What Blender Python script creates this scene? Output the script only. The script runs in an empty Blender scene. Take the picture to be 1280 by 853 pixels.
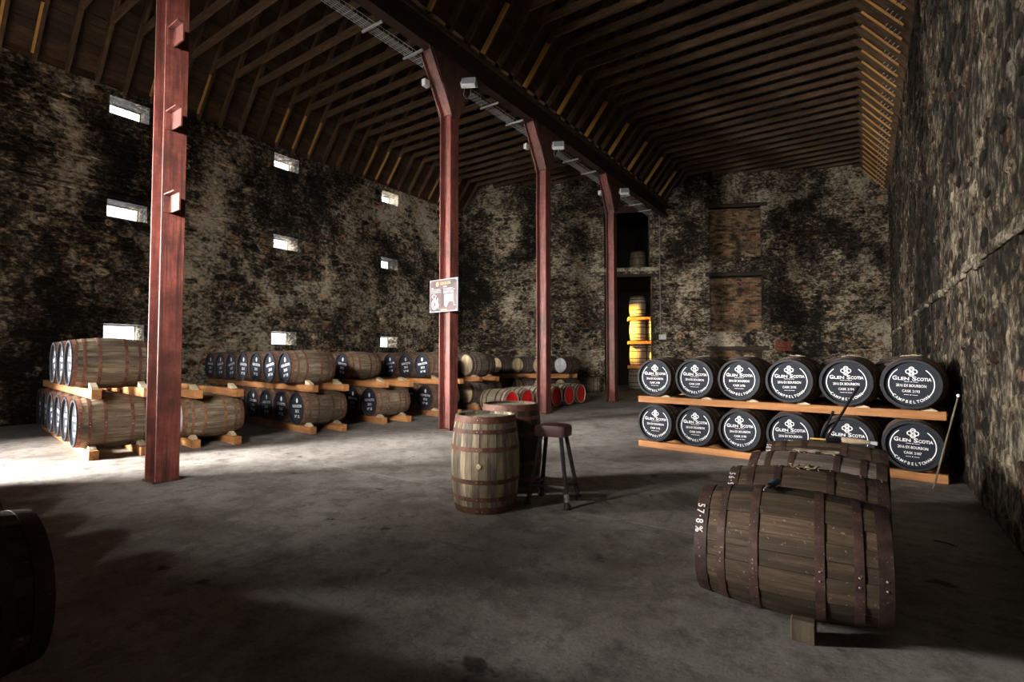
import bpy, math, random
from mathutils import Matrix, Vector
R = math.radians
random.seed(7)
scene = bpy.context.scene
col = scene.collection

# ---------------------------------------------------------------- camera
cam_d = bpy.data.cameras.new('camera'); cam_d.lens = 18; cam_d.sensor_width = 36; cam_d.clip_end = 200; cam_d.clip_start = 0.05
cam = bpy.data.objects.new('camera', cam_d); col.objects.link(cam)
cam.location = (0, 0, 1.42); cam.rotation_euler = (R(92.01), 0, R(34.5))
scene.camera = cam
# ---------------------------------------------------------------- world, daylight, exposure
world = bpy.data.worlds.new('sky'); scene.world = world; world.use_nodes = True
wn = world.node_tree.nodes['Background']; wn.inputs[0].default_value = (0.86, 0.93, 1.0, 1); wn.inputs[1].default_value = 2.5
def area(name, loc, rot, sx, sy, power, color):
    d = bpy.data.lights.new(name, 'AREA'); d.shape = 'RECTANGLE'; d.size = sx; d.size_y = sy; d.energy = power; d.color = color
    o = bpy.data.objects.new(name, d); col.objects.link(o); o.location = loc; o.rotation_euler = rot
    return o
# daylight standing in the yard outside the open front doorway (doorway is in wall_front)
area('yard_daylight', (-16.4, -7.2, 4.0), (R(80), 0, R(-50)), 8.0, 5.0, 55000, (1.0, 0.965, 0.92))
vs = scene.view_settings
vs.view_transform = 'Standard'; vs.look = 'None'; vs.gamma = 1; vs.use_curve_mapping = False; vs.exposure = 0.78
scene.cycles.max_bounces = 6; scene.cycles.diffuse_bounces = 4; scene.cycles.transparent_max_bounces = 8
scene.cycles.sample_clamp_indirect = 4

# ---------------------------------------------------------------- mesh helpers
class MB:
    def __init__(s): s.v = []; s.f = []
    def add(s, vs, fs, M=None):
        n = len(s.v)
        s.v += [tuple(M @ Vector(p)) for p in vs] if M is not None else [tuple(p) for p in vs]
        s.f += [tuple(i + n for i in f) for f in fs]; return s
    def box(s, x0, x1, y0, y1, z0, z1, M=None):
        return s.add([(x0,y0,z0),(x1,y0,z0),(x1,y1,z0),(x0,y1,z0),(x0,y0,z1),(x1,y0,z1),(x1,y1,z1),(x0,y1,z1)],
                     [(0,3,2,1),(4,5,6,7),(0,1,5,4),(1,2,6,5),(2,3,7,6),(3,0,4,7)], M)
    def cbox(s, x0, x1, y0, y1, z0, z1, c=.008, M=None):          # box with chamfered edges
        vs = []; X = (x0, x1); Y = (y0, y1); Z = (z0, z1); idx = {}
        for i in (0,1):
            for j in (0,1):
                for k in (0,1):
                    for a in range(3):
                        p = [X[i], Y[j], Z[k]]
                        for b in range(3):
                            if b != a: p[b] += c * (1, -1)[(i,j,k)[b]]
                        idx[i,j,k,a] = len(vs); vs.append(p)
        fs = []
        def q(*k): fs.append([idx[t] for t in k])
        for a in range(3):
            b, d = (a+1)%3, (a+2)%3
            for e in (0,1):
                def K(m, n, t):
                    r = [0,0,0]; r[a] = e; r[b] = m; r[d] = n; return (*r, t)
                q(K(0,0,a),K(1,0,a),K(1,1,a),K(0,1,a))
            for m in (0,1):
                for n in (0,1):
                    def E(e, t):
                        r = [0,0,0]; r[a] = e; r[b] = m; r[d] = n; return (*r, t)
                    q(E(0,b),E(1,b),E(1,d),E(0,d))
        for i in (0,1):
            for j in (0,1):
                for k in (0,1): q((i,j,k,0),(i,j,k,1),(i,j,k,2))
        return s.add(vs, fs, M)
    def tube(s, pts, r, n=8, cap=True):
        pts = [Vector(p) for p in pts]; rs = r if isinstance(r, (list, tuple)) else [r]*len(pts); vs = []; fs = []; pu = None
        for i, p in enumerate(pts):
            d = (pts[min(i+1, len(pts)-1)] - pts[max(i-1, 0)]).normalized()
            u = pu - d*pu.dot(d) if pu is not None else d.cross(Vector((0,0,1)) if abs(d.z) < .9 else Vector((1,0,0)))
            u.normalize(); pu = u; w = d.cross(u)
            for k in range(n):
                a = 2*math.pi*k/n; vs.append(p + (u*math.cos(a) + w*math.sin(a))*rs[i])
        for i in range(len(pts)-1):
            for k in range(n): fs.append((i*n+k, i*n+(k+1)%n, (i+1)*n+(k+1)%n, (i+1)*n+k))
        if cap: fs += [tuple(range(n))[::-1], tuple(range((len(pts)-1)*n, len(pts)*n))]
        return s.add(vs, fs)
    def lathe(s, prof, n=32, M=None, closed=False):                # prof: (r, z) pairs, about z
        vs = []; fs = []; m = len(prof)
        for k in range(n):
            a = 2*math.pi*k/n
            vs += [(r*math.cos(a), r*math.sin(a), z) for r, z in prof]
        for k in range(n):
            k2 = (k+1) % n
            for i in range(m if closed else m-1): fs.append((k*m+i, k2*m+i, k2*m+(i+1)%m, k*m+(i+1)%m))
        return s.add(vs, fs, M)
    def prism(s, poly, y0, y1, M=None):                            # poly in x,z; extruded along y
        n = len(poly); vs = [(x,y0,z) for x,z in poly] + [(x,y1,z) for x,z in poly]
        return s.add(vs, [tuple(range(n)), tuple(range(n,2*n))[::-1]] + [(i,(i+n),(i+1)%n+n,(i+1)%n) for i in range(n)], M)
    def mesh(s, name, mat=None, smooth=False):
        me = bpy.data.meshes.new(name); me.from_pydata(s.v, [], s.f); me.update()
        if mat: me.materials.append(mat)
        if smooth:
            me.polygons.foreach_set('use_smooth', [True]*len(me.polygons))
            try: me.set_sharp_from_angle(angle=R(35))
            except Exception: pass
        return me
    def build(s, name, mat, parent=None, smooth=False): return obj(name, s.mesh(name, mat, smooth), parent)
def obj(name, me, parent=None, M=None):
    o = bpy.data.objects.new(name, me); col.objects.link(o)
    if parent: o.parent = parent
    if M is not None: o.matrix_basis = M
    return o
def empty(name, loc, rz=0): 
    o = bpy.data.objects.new(name, None); col.objects.link(o); o.location = loc; o.rotation_euler = (0,0,rz); o.empty_display_size = .1
    return o
def tag(o, label, cat, group=None, kind=None):
    o['label'] = label; o['category'] = cat
    if group: o['group'] = group
    if kind: o['kind'] = kind
    return o
def T(x, y, z): return Matrix.Translation((x, y, z))
def Rz(a): return Matrix.Rotation(a, 4, 'Z')
def Rx(a): return Matrix.Rotation(a, 4, 'X')
def Ry(a): return Matrix.Rotation(a, 4, 'Y')

# ---------------------------------------------------------------- materials
class NT:
    def __init__(s, name, rough=.8, metal=0, spec=.3):
        s.m = bpy.data.materials.new(name); s.m.use_nodes = True; s.t = s.m.node_tree; s.n = s.t.nodes
        s.b = s.n['Principled BSDF']; s.b.inputs['Roughness'].default_value = rough; s.b.inputs['Metallic'].default_value = metal
        s.b.inputs['Specular IOR Level'].default_value = spec
        s.obj = s.n.new('ShaderNodeTexCoord').outputs['Object']; s.pos = s.n.new('ShaderNodeNewGeometry').outputs['Position']
        s.rnd = s.n.new('ShaderNodeObjectInfo').outputs['Random']
    def L(s, a, b): s.t.links.new(a, b)
    def put(s, sock, v):
        if hasattr(v, 'links') or hasattr(v, 'is_linked'): s.L(v, sock)
        elif isinstance(v, (int, float)): sock.default_value = v
        else: sock.default_value = (*v, 1) if len(v) == 3 and sock.type == 'RGBA' else v
    def map(s, vec, scale=(1,1,1), loc=(0,0,0)):
        n = s.n.new('ShaderNodeMapping'); s.L(vec, n.inputs[0]); n.inputs['Scale'].default_value = scale; n.inputs['Location'].default_value = loc; return n.outputs[0]
    def shift(s, vec, amt=50):                                       # offset per object so copies differ
        n = s.n.new('ShaderNodeVectorMath'); n.operation = 'ADD'; s.L(vec, n.inputs[0])
        c = s.n.new('ShaderNodeCombineXYZ')
        for i in range(3): s.L(s.math('MULTIPLY', s.rnd, amt*(i+1)), c.inputs[i])
        s.L(c.outputs[0], n.inputs[1]); return n.outputs[0]
    def noise(s, vec, scale, detail=4, rough=.55, dist=0):
        n = s.n.new('ShaderNodeTexNoise'); s.L(vec, n.inputs['Vector']); n.inputs['Scale'].default_value = scale
        n.inputs['Detail'].default_value = detail; n.inputs['Roughness'].default_value = rough; n.inputs['Distortion'].default_value = dist; return n.outputs['Fac']
    def vor(s, vec, scale, feature='F1', out='Distance'):
        n = s.n.new('ShaderNodeTexVoronoi'); n.feature = feature; s.L(vec, n.inputs['Vector']); n.inputs['Scale'].default_value = scale; return n.outputs[out]
    def ramp(s, fac, *st):
        n = s.n.new('ShaderNodeValToRGB'); e = n.color_ramp.elements
        while len(e) < len(st): e.new(.5)
        for i, (p, c) in enumerate(st):
            e[i].position = p; e[i].color = (c, c, c, 1) if isinstance(c, (int, float)) else (*c, 1)
        s.L(fac, n.inputs[0]); return n.outputs[0]
    def mix(s, fac, a, b, mode='MIX'):
        n = s.n.new('ShaderNodeMix'); n.data_type = 'RGBA'; n.blend_type = mode
        s.put(n.inputs[0], fac); s.put(n.inputs[6], a); s.put(n.inputs[7], b); return n.outputs[2]
    def math(s, op, a, b=0.0):
        n = s.n.new('ShaderNodeMath'); n.operation = op; s.put(n.inputs[0], a); s.put(n.inputs[1], b); return n.outputs[0]
    def bump(s, h, strength=.4, dist=.02, nrm=None):
        n = s.n.new('ShaderNodeBump'); s.L(h, n.inputs['Height']); n.inputs['Strength'].default_value = strength; n.inputs['Distance'].default_value = dist
        if nrm: s.L(nrm, n.inputs['Normal'])
        s.L(n.outputs[0], s.b.inputs['Normal']); return n.outputs[0]
    def color(s, c): s.put(s.b.inputs['Base Color'], c); return s
    def vary(s, c, lo=.75, hi=1.2):
        v = s.math('ADD', s.math('MULTIPLY', s.rnd, hi-lo), lo)
        return s.mix(1, c, s.ramp_gray(v), 'MULTIPLY')
    def ramp_gray(s, v):
        n = s.n.new('ShaderNodeCombineColor')
        for i in range(3): s.L(v, n.inputs[i])
        return n.outputs[0]

def wall_mat(name, stretch=(1,1,1), tone=1.0, limed=.5, stone=False, base=0.0, big=1.0):
    t = NT(name, .93, 0, .15); P = t.map(t.pos, stretch)
    fine = t.noise(t.map(P, (1,1,1.7)), 8, 9, .72)
    med = t.noise(t.map(P, (1,1,1.3), (7,1,3)), 2.2, 6, .62)
    lrg = t.noise(t.map(t.pos, (1,1,.8), (3.1,1.7,.4)), .42, 5, .6, .4)
    val = t.math('ADD', fine, t.math('MULTIPLY', t.math('SUBTRACT', lrg, .5), big))
    val = t.math('ADD', val, t.math('MULTIPLY', t.math('SUBTRACT', med, .5), .45))
    val = t.math('ADD', val, base)
    if stone:                                                    # each stone its own shade and hue
        at = t.n.new('ShaderNodeAttribute'); at.attribute_name = 'tint'
        tv = t.math('FRACT', t.math('ADD', at.outputs['Fac'], t.rnd))
        val = t.math('ADD', val, t.math('MULTIPLY', t.math('SUBTRACT', tv, .60), .22))
    c = t.ramp(val, (.36, (.012,.0105,.009)), (.46, (.042,.034,.026)), (.54, (.125,.103,.077)), (.62, (.33,.285,.22)), (.72, (.56,.50,.405)), (.86, (.68,.62,.52)))
    if stone:
        hue = t.ramp(t.math('FRACT', t.math('MULTIPLY', tv, 7.3)), (0, (1,.93,.84)), (.55, (1,.95,.88)), (.72, (1,.78,.58)), (.86, (1,.58,.40)), (1, (.86,.88,.86)))
        c = t.mix(.8, c, hue, 'MULTIPLY')
    lime = t.ramp(t.noise(t.map(P, (1,1,1), (5,5,5)), 1.5, 10, .74), (.61, 0), (.67, 1))
    c = t.mix(t.math('MULTIPLY', lime, limed), c, (.58,.53,.44))
    t.color(t.mix(1, c, (tone,tone*.965,tone*.90), 'MULTIPLY'))
    t.bump(t.math('ADD', t.math('MULTIPLY', fine, 1.0), med), .9, .055)
    return t.m
def wood_mat(name, stops, grain=(30,30,2.2), coord='obj', rough=.75, lo=.7, hi=1.25, stain=.5, bump=.35, dark=(.02,.015,.01), spec=.3):
    t = NT(name, rough, 0, spec); v = t.shift(t.obj)
    g = t.noise(t.map(v, grain), 1.0, 6, .65, .3)
    c = t.ramp(g, *stops)
    st = t.ramp(t.noise(t.map(v, tuple(.12*x+.8 for x in grain)), 1.4, 5, .6), (.42, 1), (.62, 0))
    c = t.mix(t.math('MULTIPLY', st, stain), c, dark)
    fleck = t.ramp(t.noise(t.map(v, (1,1,1)), 38, 3, .6), (.66, 0), (.72, 1))
    c = t.mix(t.math('MULTIPLY', fleck, .22), c, (.55,.5,.42))
    t.color(t.vary(c, lo, hi)); t.bump(g, bump, .006); return t.m
def rust_mat(name, a, b, c_, rough=.62):
    t = NT(name, rough, .25, .35); v = t.shift(t.obj)
    n = t.noise(v, 14, 7, .68); c = t.ramp(n, (.3, a), (.52, b), (.75, c_))
    c = t.mix(t.math('MULTIPLY', t.ramp(t.noise(v, 55, 2), (.66, 0), (.72, 1)), .5), c, (.34,.27,.22))
    t.color(t.vary(c, .75, 1.2)); t.bump(n, .35, .004); return t.m
def paint_mat(name, c0, c1, rough=.5, scale=9, bump=.12, spec=.4, lo=.85, hi=1.12, metal=0):
    t = NT(name, rough, metal, spec); v = t.shift(t.obj); n = t.noise(v, scale, 7, .65)
    t.color(t.vary(t.ramp(n, (.3, c0), (.7, c1)), lo, hi)); t.bump(n, bump, .005); return t.m
M = {}
M['wall'] = wall_mat('lime_mortar_masonry', (1,1,1), .95, .45, False, .02)
M['stone'] = wall_mat('rubble_stone', (1,1,1), .95, .3, True, .02)
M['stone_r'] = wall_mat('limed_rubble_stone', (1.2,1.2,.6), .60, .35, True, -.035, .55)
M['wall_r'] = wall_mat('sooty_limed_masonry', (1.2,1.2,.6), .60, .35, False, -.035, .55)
def floor_mat():
    t = NT('worn_concrete', .72, 0, .35); P = t.pos
    a = t.noise(P, .55, 8, .64, .4); b = t.noise(P, 4.5, 10, .76); c = t.noise(P, 45, 5, .75)
    k = t.ramp(a, (.3, (.150,.130,.113)), (.5, (.265,.240,.215)), (.7, (.345,.320,.295)))
    k = t.mix(t.ramp(b, (.36, .85), (.53, 0)), k, (.075,.063,.053))
    k = t.mix(t.ramp(t.noise(t.map(P, (1,1,1), (1,6,0)), 2.7, 10, .8), (.53, 0), (.66, .6)), k, (.44,.415,.385))
    k = t.mix(t.ramp(t.noise(t.map(P, (1,1,1), (9,2,0)), .9, 7, .7, .8), (.52, 0), (.64, .65)), k, (.105,.082,.066))
    k = t.mix(t.ramp(t.noise(t.map(P, (1,1,1), (7,3,0)), 2.1, 4, .6), (.655, 0), (.70, .9)), k, (.020,.017,.015))
    k = t.mix(t.ramp(t.noise(t.map(P, (.25,1.6,1), (3,3,0)), 2.4, 8, .75), (.60, 0), (.68, .5)), k, (.060,.052,.046))
    k = t.mix(t.ramp(c, (.30, .6), (.48, 0)), k, (.065,.057,.05)); k = t.mix(t.ramp(c, (.58, 0), (.72, .5)), k, (.5,.475,.44))
    t.color(k); t.put(t.b.inputs['Roughness'], t.ramp(b, (.3, .55), (.7, .85)))
    h = t.math('ADD', t.math('MULTIPLY', b, .7), t.math('MULTIPLY', c, .2)); h = t.math('ADD', h, t.math('MULTIPLY', a, 2.5))
    t.bump(h, .5, .03); return t.m
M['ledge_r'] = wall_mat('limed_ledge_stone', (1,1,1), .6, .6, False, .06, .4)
M['floor'] = floor_mat()
tan = ((.25, (.12,.092,.06)), (.5, (.36,.28,.18)), (.75, (.56,.46,.31)))
mid = ((.25, (.052,.038,.025)), (.5, (.185,.137,.088)), (.75, (.345,.27,.178)))
drk = ((.25, (.020,.0125,.0075)), (.5, (.062,.040,.024)), (.75, (.135,.092,.057)))
pal = ((.25, (.17,.14,.10)), (.5, (.36,.31,.235)), (.75, (.52,.46,.36)))
M['w_tan'] = wood_mat('weathered_oak_stave', tan, stain=.72, lo=.5, hi=1.25, dark=(.035,.033,.034))
M['w_mid'] = wood_mat('aged_oak_stave', mid, stain=.55, lo=.7, hi=1.15)
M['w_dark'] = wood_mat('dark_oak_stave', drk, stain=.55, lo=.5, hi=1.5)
M['w_pale'] = wood_mat('pale_oak_stave', pal, stain=.25, lo=.8, hi=1.15)
M['w_grey'] = wood_mat('greyed_oak_stave', ((.25,(.060,.047,.038)),(.5,(.165,.130,.104)),(.75,(.28,.228,.185))), stain=.4, lo=.7, hi=1.2)
M['head_wood'] = wood_mat('bare_oak_head', ((.25,(.26,.18,.09)),(.5,(.52,.40,.24)),(.75,(.66,.54,.36))), grain=(16,2,16), stain=.3)
M['head_grey'] = wood_mat('grey_oak_head', ((.25,(.11,.09,.065)),(.5,(.27,.23,.17)),(.75,(.40,.35,.27))), grain=(2,22,22), stain=.3)
M['head_white'] = paint_mat('whitewashed_head', (.30,.30,.31), (.62,.63,.65), .75)
M['black'] = paint_mat('black_head_paint', (.010,.0115,.016), (.019,.022,.031), .68, 6, .12, .18)
M['blue_rim'] = paint_mat('black_blue_chime_paint', (.009,.010,.012), (.018,.0195,.025), .62, 12, .12, .25)
M['red_head'] = paint_mat('red_head_paint', (.48,.008,.008), (.72,.018,.018), .45, 5)
M['hoop'] = rust_mat('rusty_hoop_iron', (.055,.024,.016), (.135,.058,.038), (.22,.105,.070))
M['hoop_dk'] = rust_mat('dark_hoop_iron', (.028,.017,.014), (.066,.036,.028), (.12,.068,.050))
M['hoop_or'] = rust_mat('orange_rusty_hoop', (.075,.035,.018), (.18,.085,.042), (.27,.15,.08))
M['rivet'] = paint_mat('rivet_steel', (.35,.28,.23), (.6,.52,.46), .4, 20, metal=.6)
M['letter'] = paint_mat('white_stencil_paint', (.62,.62,.62), (.80,.80,.80), .6, 30, .05, lo=.95, hi=1.02)
M['cork'] = paint_mat('bung_wood', (.35,.25,.16), (.58,.44,.30), .8, 20)
M['timber'] = wood_mat('sawn_larch_timber', ((.25,(.22,.082,.025)),(.5,(.41,.175,.06)),(.75,(.54,.27,.11))), grain=(1.6,22,22), stain=.18, lo=.75, hi=1.15)
M['wedge'] = wood_mat('pale_pine_wedge', ((.25,(.33,.26,.17)),(.75,(.58,.49,.35))), grain=(3,20,20), stain=.1)
M['rafter'] = wood_mat('smoked_roof_timber', ((.25,(.034,.020,.010)),(.5,(.098,.056,.029)),(.75,(.16,.098,.053))), grain=(2,18,18), stain=.3, lo=.75, hi=1.2)
M['board'] = wood_mat('sarking_board', ((.25,(.018,.009,.004)),(.5,(.062,.030,.013)),(.75,(.10,.05,.022))), grain=(14,2,14), stain=.5, lo=.6, hi=1.3)
M['splice'] = wood_mat('new_pine_splice', ((.25,(.42,.19,.045)),(.75,(.66,.36,.11))), grain=(2,24,24), stain=.06, lo=.85, hi=1.1)
def steel(name, a, b, c_):
    t = NT(name, .55, .05, .4); n = t.noise(t.pos, 5, 9, .72); v = t.noise(t.map(t.pos, (22,22,1.0)), 1, 5, .6)
    k = t.ramp(n, (.28, a), (.5, b), (.75, c_)); k = t.mix(t.ramp(v, (.46, 0), (.66, .85)), k, (.020,.010,.008))
    k = t.mix(t.ramp(t.noise(t.pos, 1.1, 7, .7), (.46, 0), (.62, .7)), k, (.035,.014,.010))
    k = t.mix(t.ramp(t.noise(t.pos, 70, 2), (.64, 0), (.70, .6)), k, (.02,.012,.010)); t.color(k); t.bump(n, .4, .006); return t.m
M['steel'] = steel('red_oxide_steel', (.060,.017,.013), (.155,.038,.028), (.23,.072,.055))
M['steel_dk'] = steel('brown_oxide_steel', (.045,.018,.013), (.09,.036,.025), (.14,.062,.045))
M['beam'] = steel('sooty_beam_steel', (.012,.007,.005), (.026,.014,.010), (.045,.024,.017))
M['zinc'] = paint_mat('galvanised_steel', (.30,.30,.30), (.52,.52,.51), .45, 12, metal=.5)
M['grey_box'] = paint_mat('light_grey_enamel', (.42,.42,.41), (.58,.58,.56), .5, 8)
M['lens'] = paint_mat('floodlight_glass', (.14,.15,.16), (.22,.23,.24), .12, 3, 0)
M['cable'] = paint_mat('grey_cable_sheath', (.10,.10,.10), (.22,.22,.21), .6)
M['black_metal'] = paint_mat('black_steel', (.010,.010,.011), (.028,.027,.028), .35, 10, metal=.4)
M['brick'] = wood_mat('soot_brick', ((.2,(.055,.036,.024)),(.5,(.20,.125,.075)),(.8,(.34,.235,.145))), grain=(9,9,9), stain=.4, lo=.85, hi=1.1, rough=.95)
def brick_mat():
    t = NT('old_brick', .95, 0, .15); cv = t.vor(t.map(t.pos, (4.2,4.2,12)), 1.0, 'F1', 'Color'); sp = t.n.new('ShaderNodeSeparateColor'); t.L(cv, sp.inputs[0])
    k = t.ramp(sp.outputs[0], (0, (.05,.036,.026)), (.4, (.24,.155,.09)), (.7, (.34,.24,.13)), (.88, (.30,.125,.072)), (1, (.40,.31,.20)))
    n = t.noise(t.pos, 2.2, 7, .7); k = t.mix(t.ramp(n, (.38, .9), (.58, 0)), k, (.03,.024,.018)); t.color(k); t.bump(t.noise(t.pos, 40, 4), .5, .01); return t.m
M['brick'] = brick_mat()
M['redbrick'] = paint_mat('red_brick_patch', (.20,.05,.035), (.33,.095,.065), .9, 25, .4)
M['lintel'] = wood_mat('charred_lintel', ((.25,(.018,.013,.009)),(.75,(.075,.055,.036))), grain=(2,20,20), stain=.4)
M['reveal'] = wall_mat('limewashed_reveal', (1,1,1), 1.0, .9, False, .14)
M['stool'] = paint_mat('dark_stool_steel', (.022,.018,.020), (.075,.060,.060), .55, 16, .3)
M['leather'] = paint_mat('worn_maroon_leather', (.075,.030,.030), (.18,.085,.080), .5, 9, .5)
M['blue'] = paint_mat('blue_grip_plastic', (.006,.07,.11), (.016,.14,.20), .4)
M['yellow'] = paint_mat('yellow_wood', (.55,.33,.06), (.72,.48,.12), .5)
M['burlap'] = paint_mat('frayed_hessian', (.20,.16,.11), (.45,.38,.28), .95, 40, .8)
M['chalk'] = paint_mat('white_chalk', (.70,.68,.64), (.85,.83,.80), .9, 40)
M['stick'] = wood_mat('brown_rod_wood', ((.25,(.10,.075,.045)),(.75,(.22,.17,.11))), grain=(20,20,2))
M['frame_white'] = paint_mat('white_window_paint', (.55,.54,.50), (.75,.74,.70), .6)
M['board_print'] = paint_mat('maroon_sign_print', (.035,.018,.019), (.085,.05,.05), .35, 4, 0)
M['sign_yellow'] = paint_mat('pale_yellow_print', (.24,.22,.07), (.30,.27,.10), .5)
M['sign_white'] = paint_mat('white_print', (.22,.20,.205), (.28,.26,.265), .5)
M['sign_dark'] = paint_mat('dark_print', (.015,.012,.016), (.03,.024,.03), .5)
M['sign_edge'] = paint_mat('grey_sign_edge', (.15,.15,.175), (.22,.22,.25), .45)
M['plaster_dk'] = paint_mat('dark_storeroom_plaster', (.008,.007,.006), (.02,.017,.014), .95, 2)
def glass_mat():
    t = NT('window_glass', .05); n = t.n; tr = n.new('ShaderNodeBsdfTransparent'); gl = n.new('ShaderNodeBsdfGlossy'); gl.inputs['Roughness'].default_value = .03
    mx = n.new('ShaderNodeMixShader'); mx.inputs[0].default_value = .08; t.L(tr.outputs[0], mx.inputs[1]); t.L(gl.outputs[0], mx.inputs[2])
    t.L(mx.outputs[0], n['Material Output'].inputs[0]); return t.m
M['glass'] = glass_mat()

# ---------------------------------------------------------------- the setting
UL, UR, VF, UC = -15.0, 0.92, -3.4, -6.88          # left wall, right wall, front wall, column line
def vw(u): return 24.8 + .463*u                    # skewed back wall
def struct(o): o['kind'] = 'structure'; return o
fl = MB(); fl.add([(-18,-6,0),(3,-6,0),(3,34,0),(-18,34,0),(-18,-6,-.2),(3,-6,-.2),(3,34,-.2),(-18,34,-.2)], [(0,1,2,3),(7,6,5,4),(0,4,5,1),(1,5,6,2),(2,6,7,3),(3,7,4,0)])
fl.v = [(x, y, z-.012) for x, y, z in fl.v]
flo = struct(fl.build('floor', M['floor'])); flo.location.z = 0
sw_, sl_ = 3.85, 4.6; slab_me = MB().cbox(0, sw_-.002, 0, sl_-.002, -.03, 0, .003).mesh('slab', M['floor'])
slab_wide = MB().cbox(0, 5.9, 0, sl_-.002, -.03, 0, .003).mesh('slab', M['floor'])
for a in range(5):
    for b in range(8):
        if a < 4: obj('slab', slab_me if a < 3 else slab_wide, flo, T(-15.9+a*sw_, -4.9+b*sl_, 0))

def wall(name, loc, rz, x0, x1, z1, holes, mat, thick=.7, extra=None):
    xs = sorted({x0, x1, *[h[0] for h in holes], *[h[1] for h in holes]}); zs = sorted({0, z1, *[h[2] for h in holes], *[h[3] for h in holes]})
    def solid(i, j):
        if not (0 <= i < len(xs)-1 and 0 <= j < len(zs)-1): return False
        cx, cz = (xs[i]+xs[i+1])/2, (zs[j]+zs[j+1])/2
        return not any(h[0] < cx < h[1] and h[2] < cz < h[3] for h in holes)
    b = MB()
    for i in range(len(xs)-1):
        for j in range(len(zs)-1):
            if not solid(i, j): continue
            a, c, d, e = xs[i], xs[i+1], zs[j], zs[j+1]
            P = [(a,0,d),(c,0,d),(c,0,e),(a,0,e),(a,thick,d),(c,thick,d),(c,thick,e),(a,thick,e)]; F = [(0,1,2,3),(7,6,5,4)]
            if not solid(i-1, j): F.append((0,3,7,4))
            if not solid(i+1, j): F.append((1,5,6,2))
            if not solid(i, j-1): F.append((0,4,5,1))
            if not solid(i, j+1): F.append((3,2,6,7))
            b.add(P, F)
    if extra: extra(b, thick)
    o = b.build(name, mat); o.location = loc; o.rotation_euler = (0,0,rz); return struct(o)

# left wall, local x runs along +v from the front
WZ = [(7.42, 7.86), (4.88, 5.30), (1.86, 2.28)]; WV = [4.97, 9.19, 13.5]; WW = .84
WVALL = [.8, *WV]
holes_l = [(v-WW/2-VF+.7, v+WW/2-VF+.7, a, b) for v in WV for a, b in WZ]
wl = wall('wall_left', (UL, VF-.7, 0), R(90), 0, 23.4, 8.05, holes_l, M['wall'])
# back wall
ang = math.atan(.463); ca = math.cos(ang)
def sb(u): return (u-UL)/ca
sd0, sd1 = sb(-8.3)-1.03, sb(-8.3)+.98
bw0, bw1 = sb(-4.32)-1.06, sb(-4.32)+1.02
holes_b = [(sd0, sd1, -1, 4.95), (sd0, sd1-.08, 5.36, 7.75)]
recess = [(bw0, bw1, 2.55, 4.88), (bw0, bw1, 5.66, 7.78), (bw0, bw1, .3, 1.78)]
def gables(b, th):
    for ua, ub in ((UL, UC), (UC, UR)):
        um = (ua+ub)/2; zr = 8.0 + (um-ua)*1.27
        b.prism([(sb(ua), 8.0), (sb(ub), 8.0), (sb(ub), 8.35), (sb(um), zr+.35), (sb(ua), 8.35)], 0, th)
wb = wall('wall_back', (UL, vw(UL), 0), ang, -.3, sb(UR)+.3, 8.05, holes_b + recess, M['wall'], .7, gables)
for (a, b_, c, d) in recess:                       # bricked-up openings: fill set back from the wall face
    f = MB().box(a, b_, .28, .69, c, d).build('infill', M['lintel'], wb)
    k = MB(); z = c+.008; row = 0
    while z < d-.06:
        x = a + (.11 if row % 2 else 0) - .2
        while x < b_:
            x2 = min(x+.215, b_-.006); x1 = max(x, a+.006)
            if x2-x1 > .03: k.cbox(x1, x2, .16+random.uniform(-.012,.014), .30, z, z+.066, .006)
            x += .228
        z += .078; row += 1
    br = k.build('brickwork', M['brick'], wb); br['kind'] = 'stuff'
    MB().cbox(a-.18, b_+.22, -.035, .25, d, d+.16, .015).build('lintel', M['lintel'], wb)
MB().cbox(sd0-.2, sd1+.2, -.04, .66, 7.75, 8.03, .01).build('lintel', M['steel_dk'], wb)
MB().cbox(sd0-.15, sd1+.3, -.03, .66, 4.95, 5.07, .01).build('lintel', M['lintel'], wb)
MB().cbox(sd0-.6, sd1+.35, -.05, .2, 5.20, 5.36, .02).build('ledge', M['reveal'], wb)
MB().cbox(sb(-14.9), sd0-.6, -.05, .2, 5.22, 5.33, .02).build('ledge', M['wall'], wb)
MB().cbox(sb(-2.7), sb(UR)-.02, -.09, .2, 5.2, 5.38, .02).build('ledge', M['wall'], wb)
MB().cbox(sb(-14.9), sb(-10.3), -.04, .2, 2.2, 2.28, .015).build('ledge', M['wall'], wb)
# right wall (local x runs from the back towards the front)
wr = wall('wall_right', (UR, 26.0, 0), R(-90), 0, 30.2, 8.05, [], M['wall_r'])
x = .8
while x < 29:
    w = random.uniform(.25, .7); z_ = 2.30+random.uniform(-.03,.03)
    if random.random() > .12: MB().cbox(x, x+w-.01, -.035-random.uniform(0,.02), .1, z_, z_+random.uniform(.07,.13), .014).build('ledge_stone', M['ledge_r'], wr)
    x += w
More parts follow.
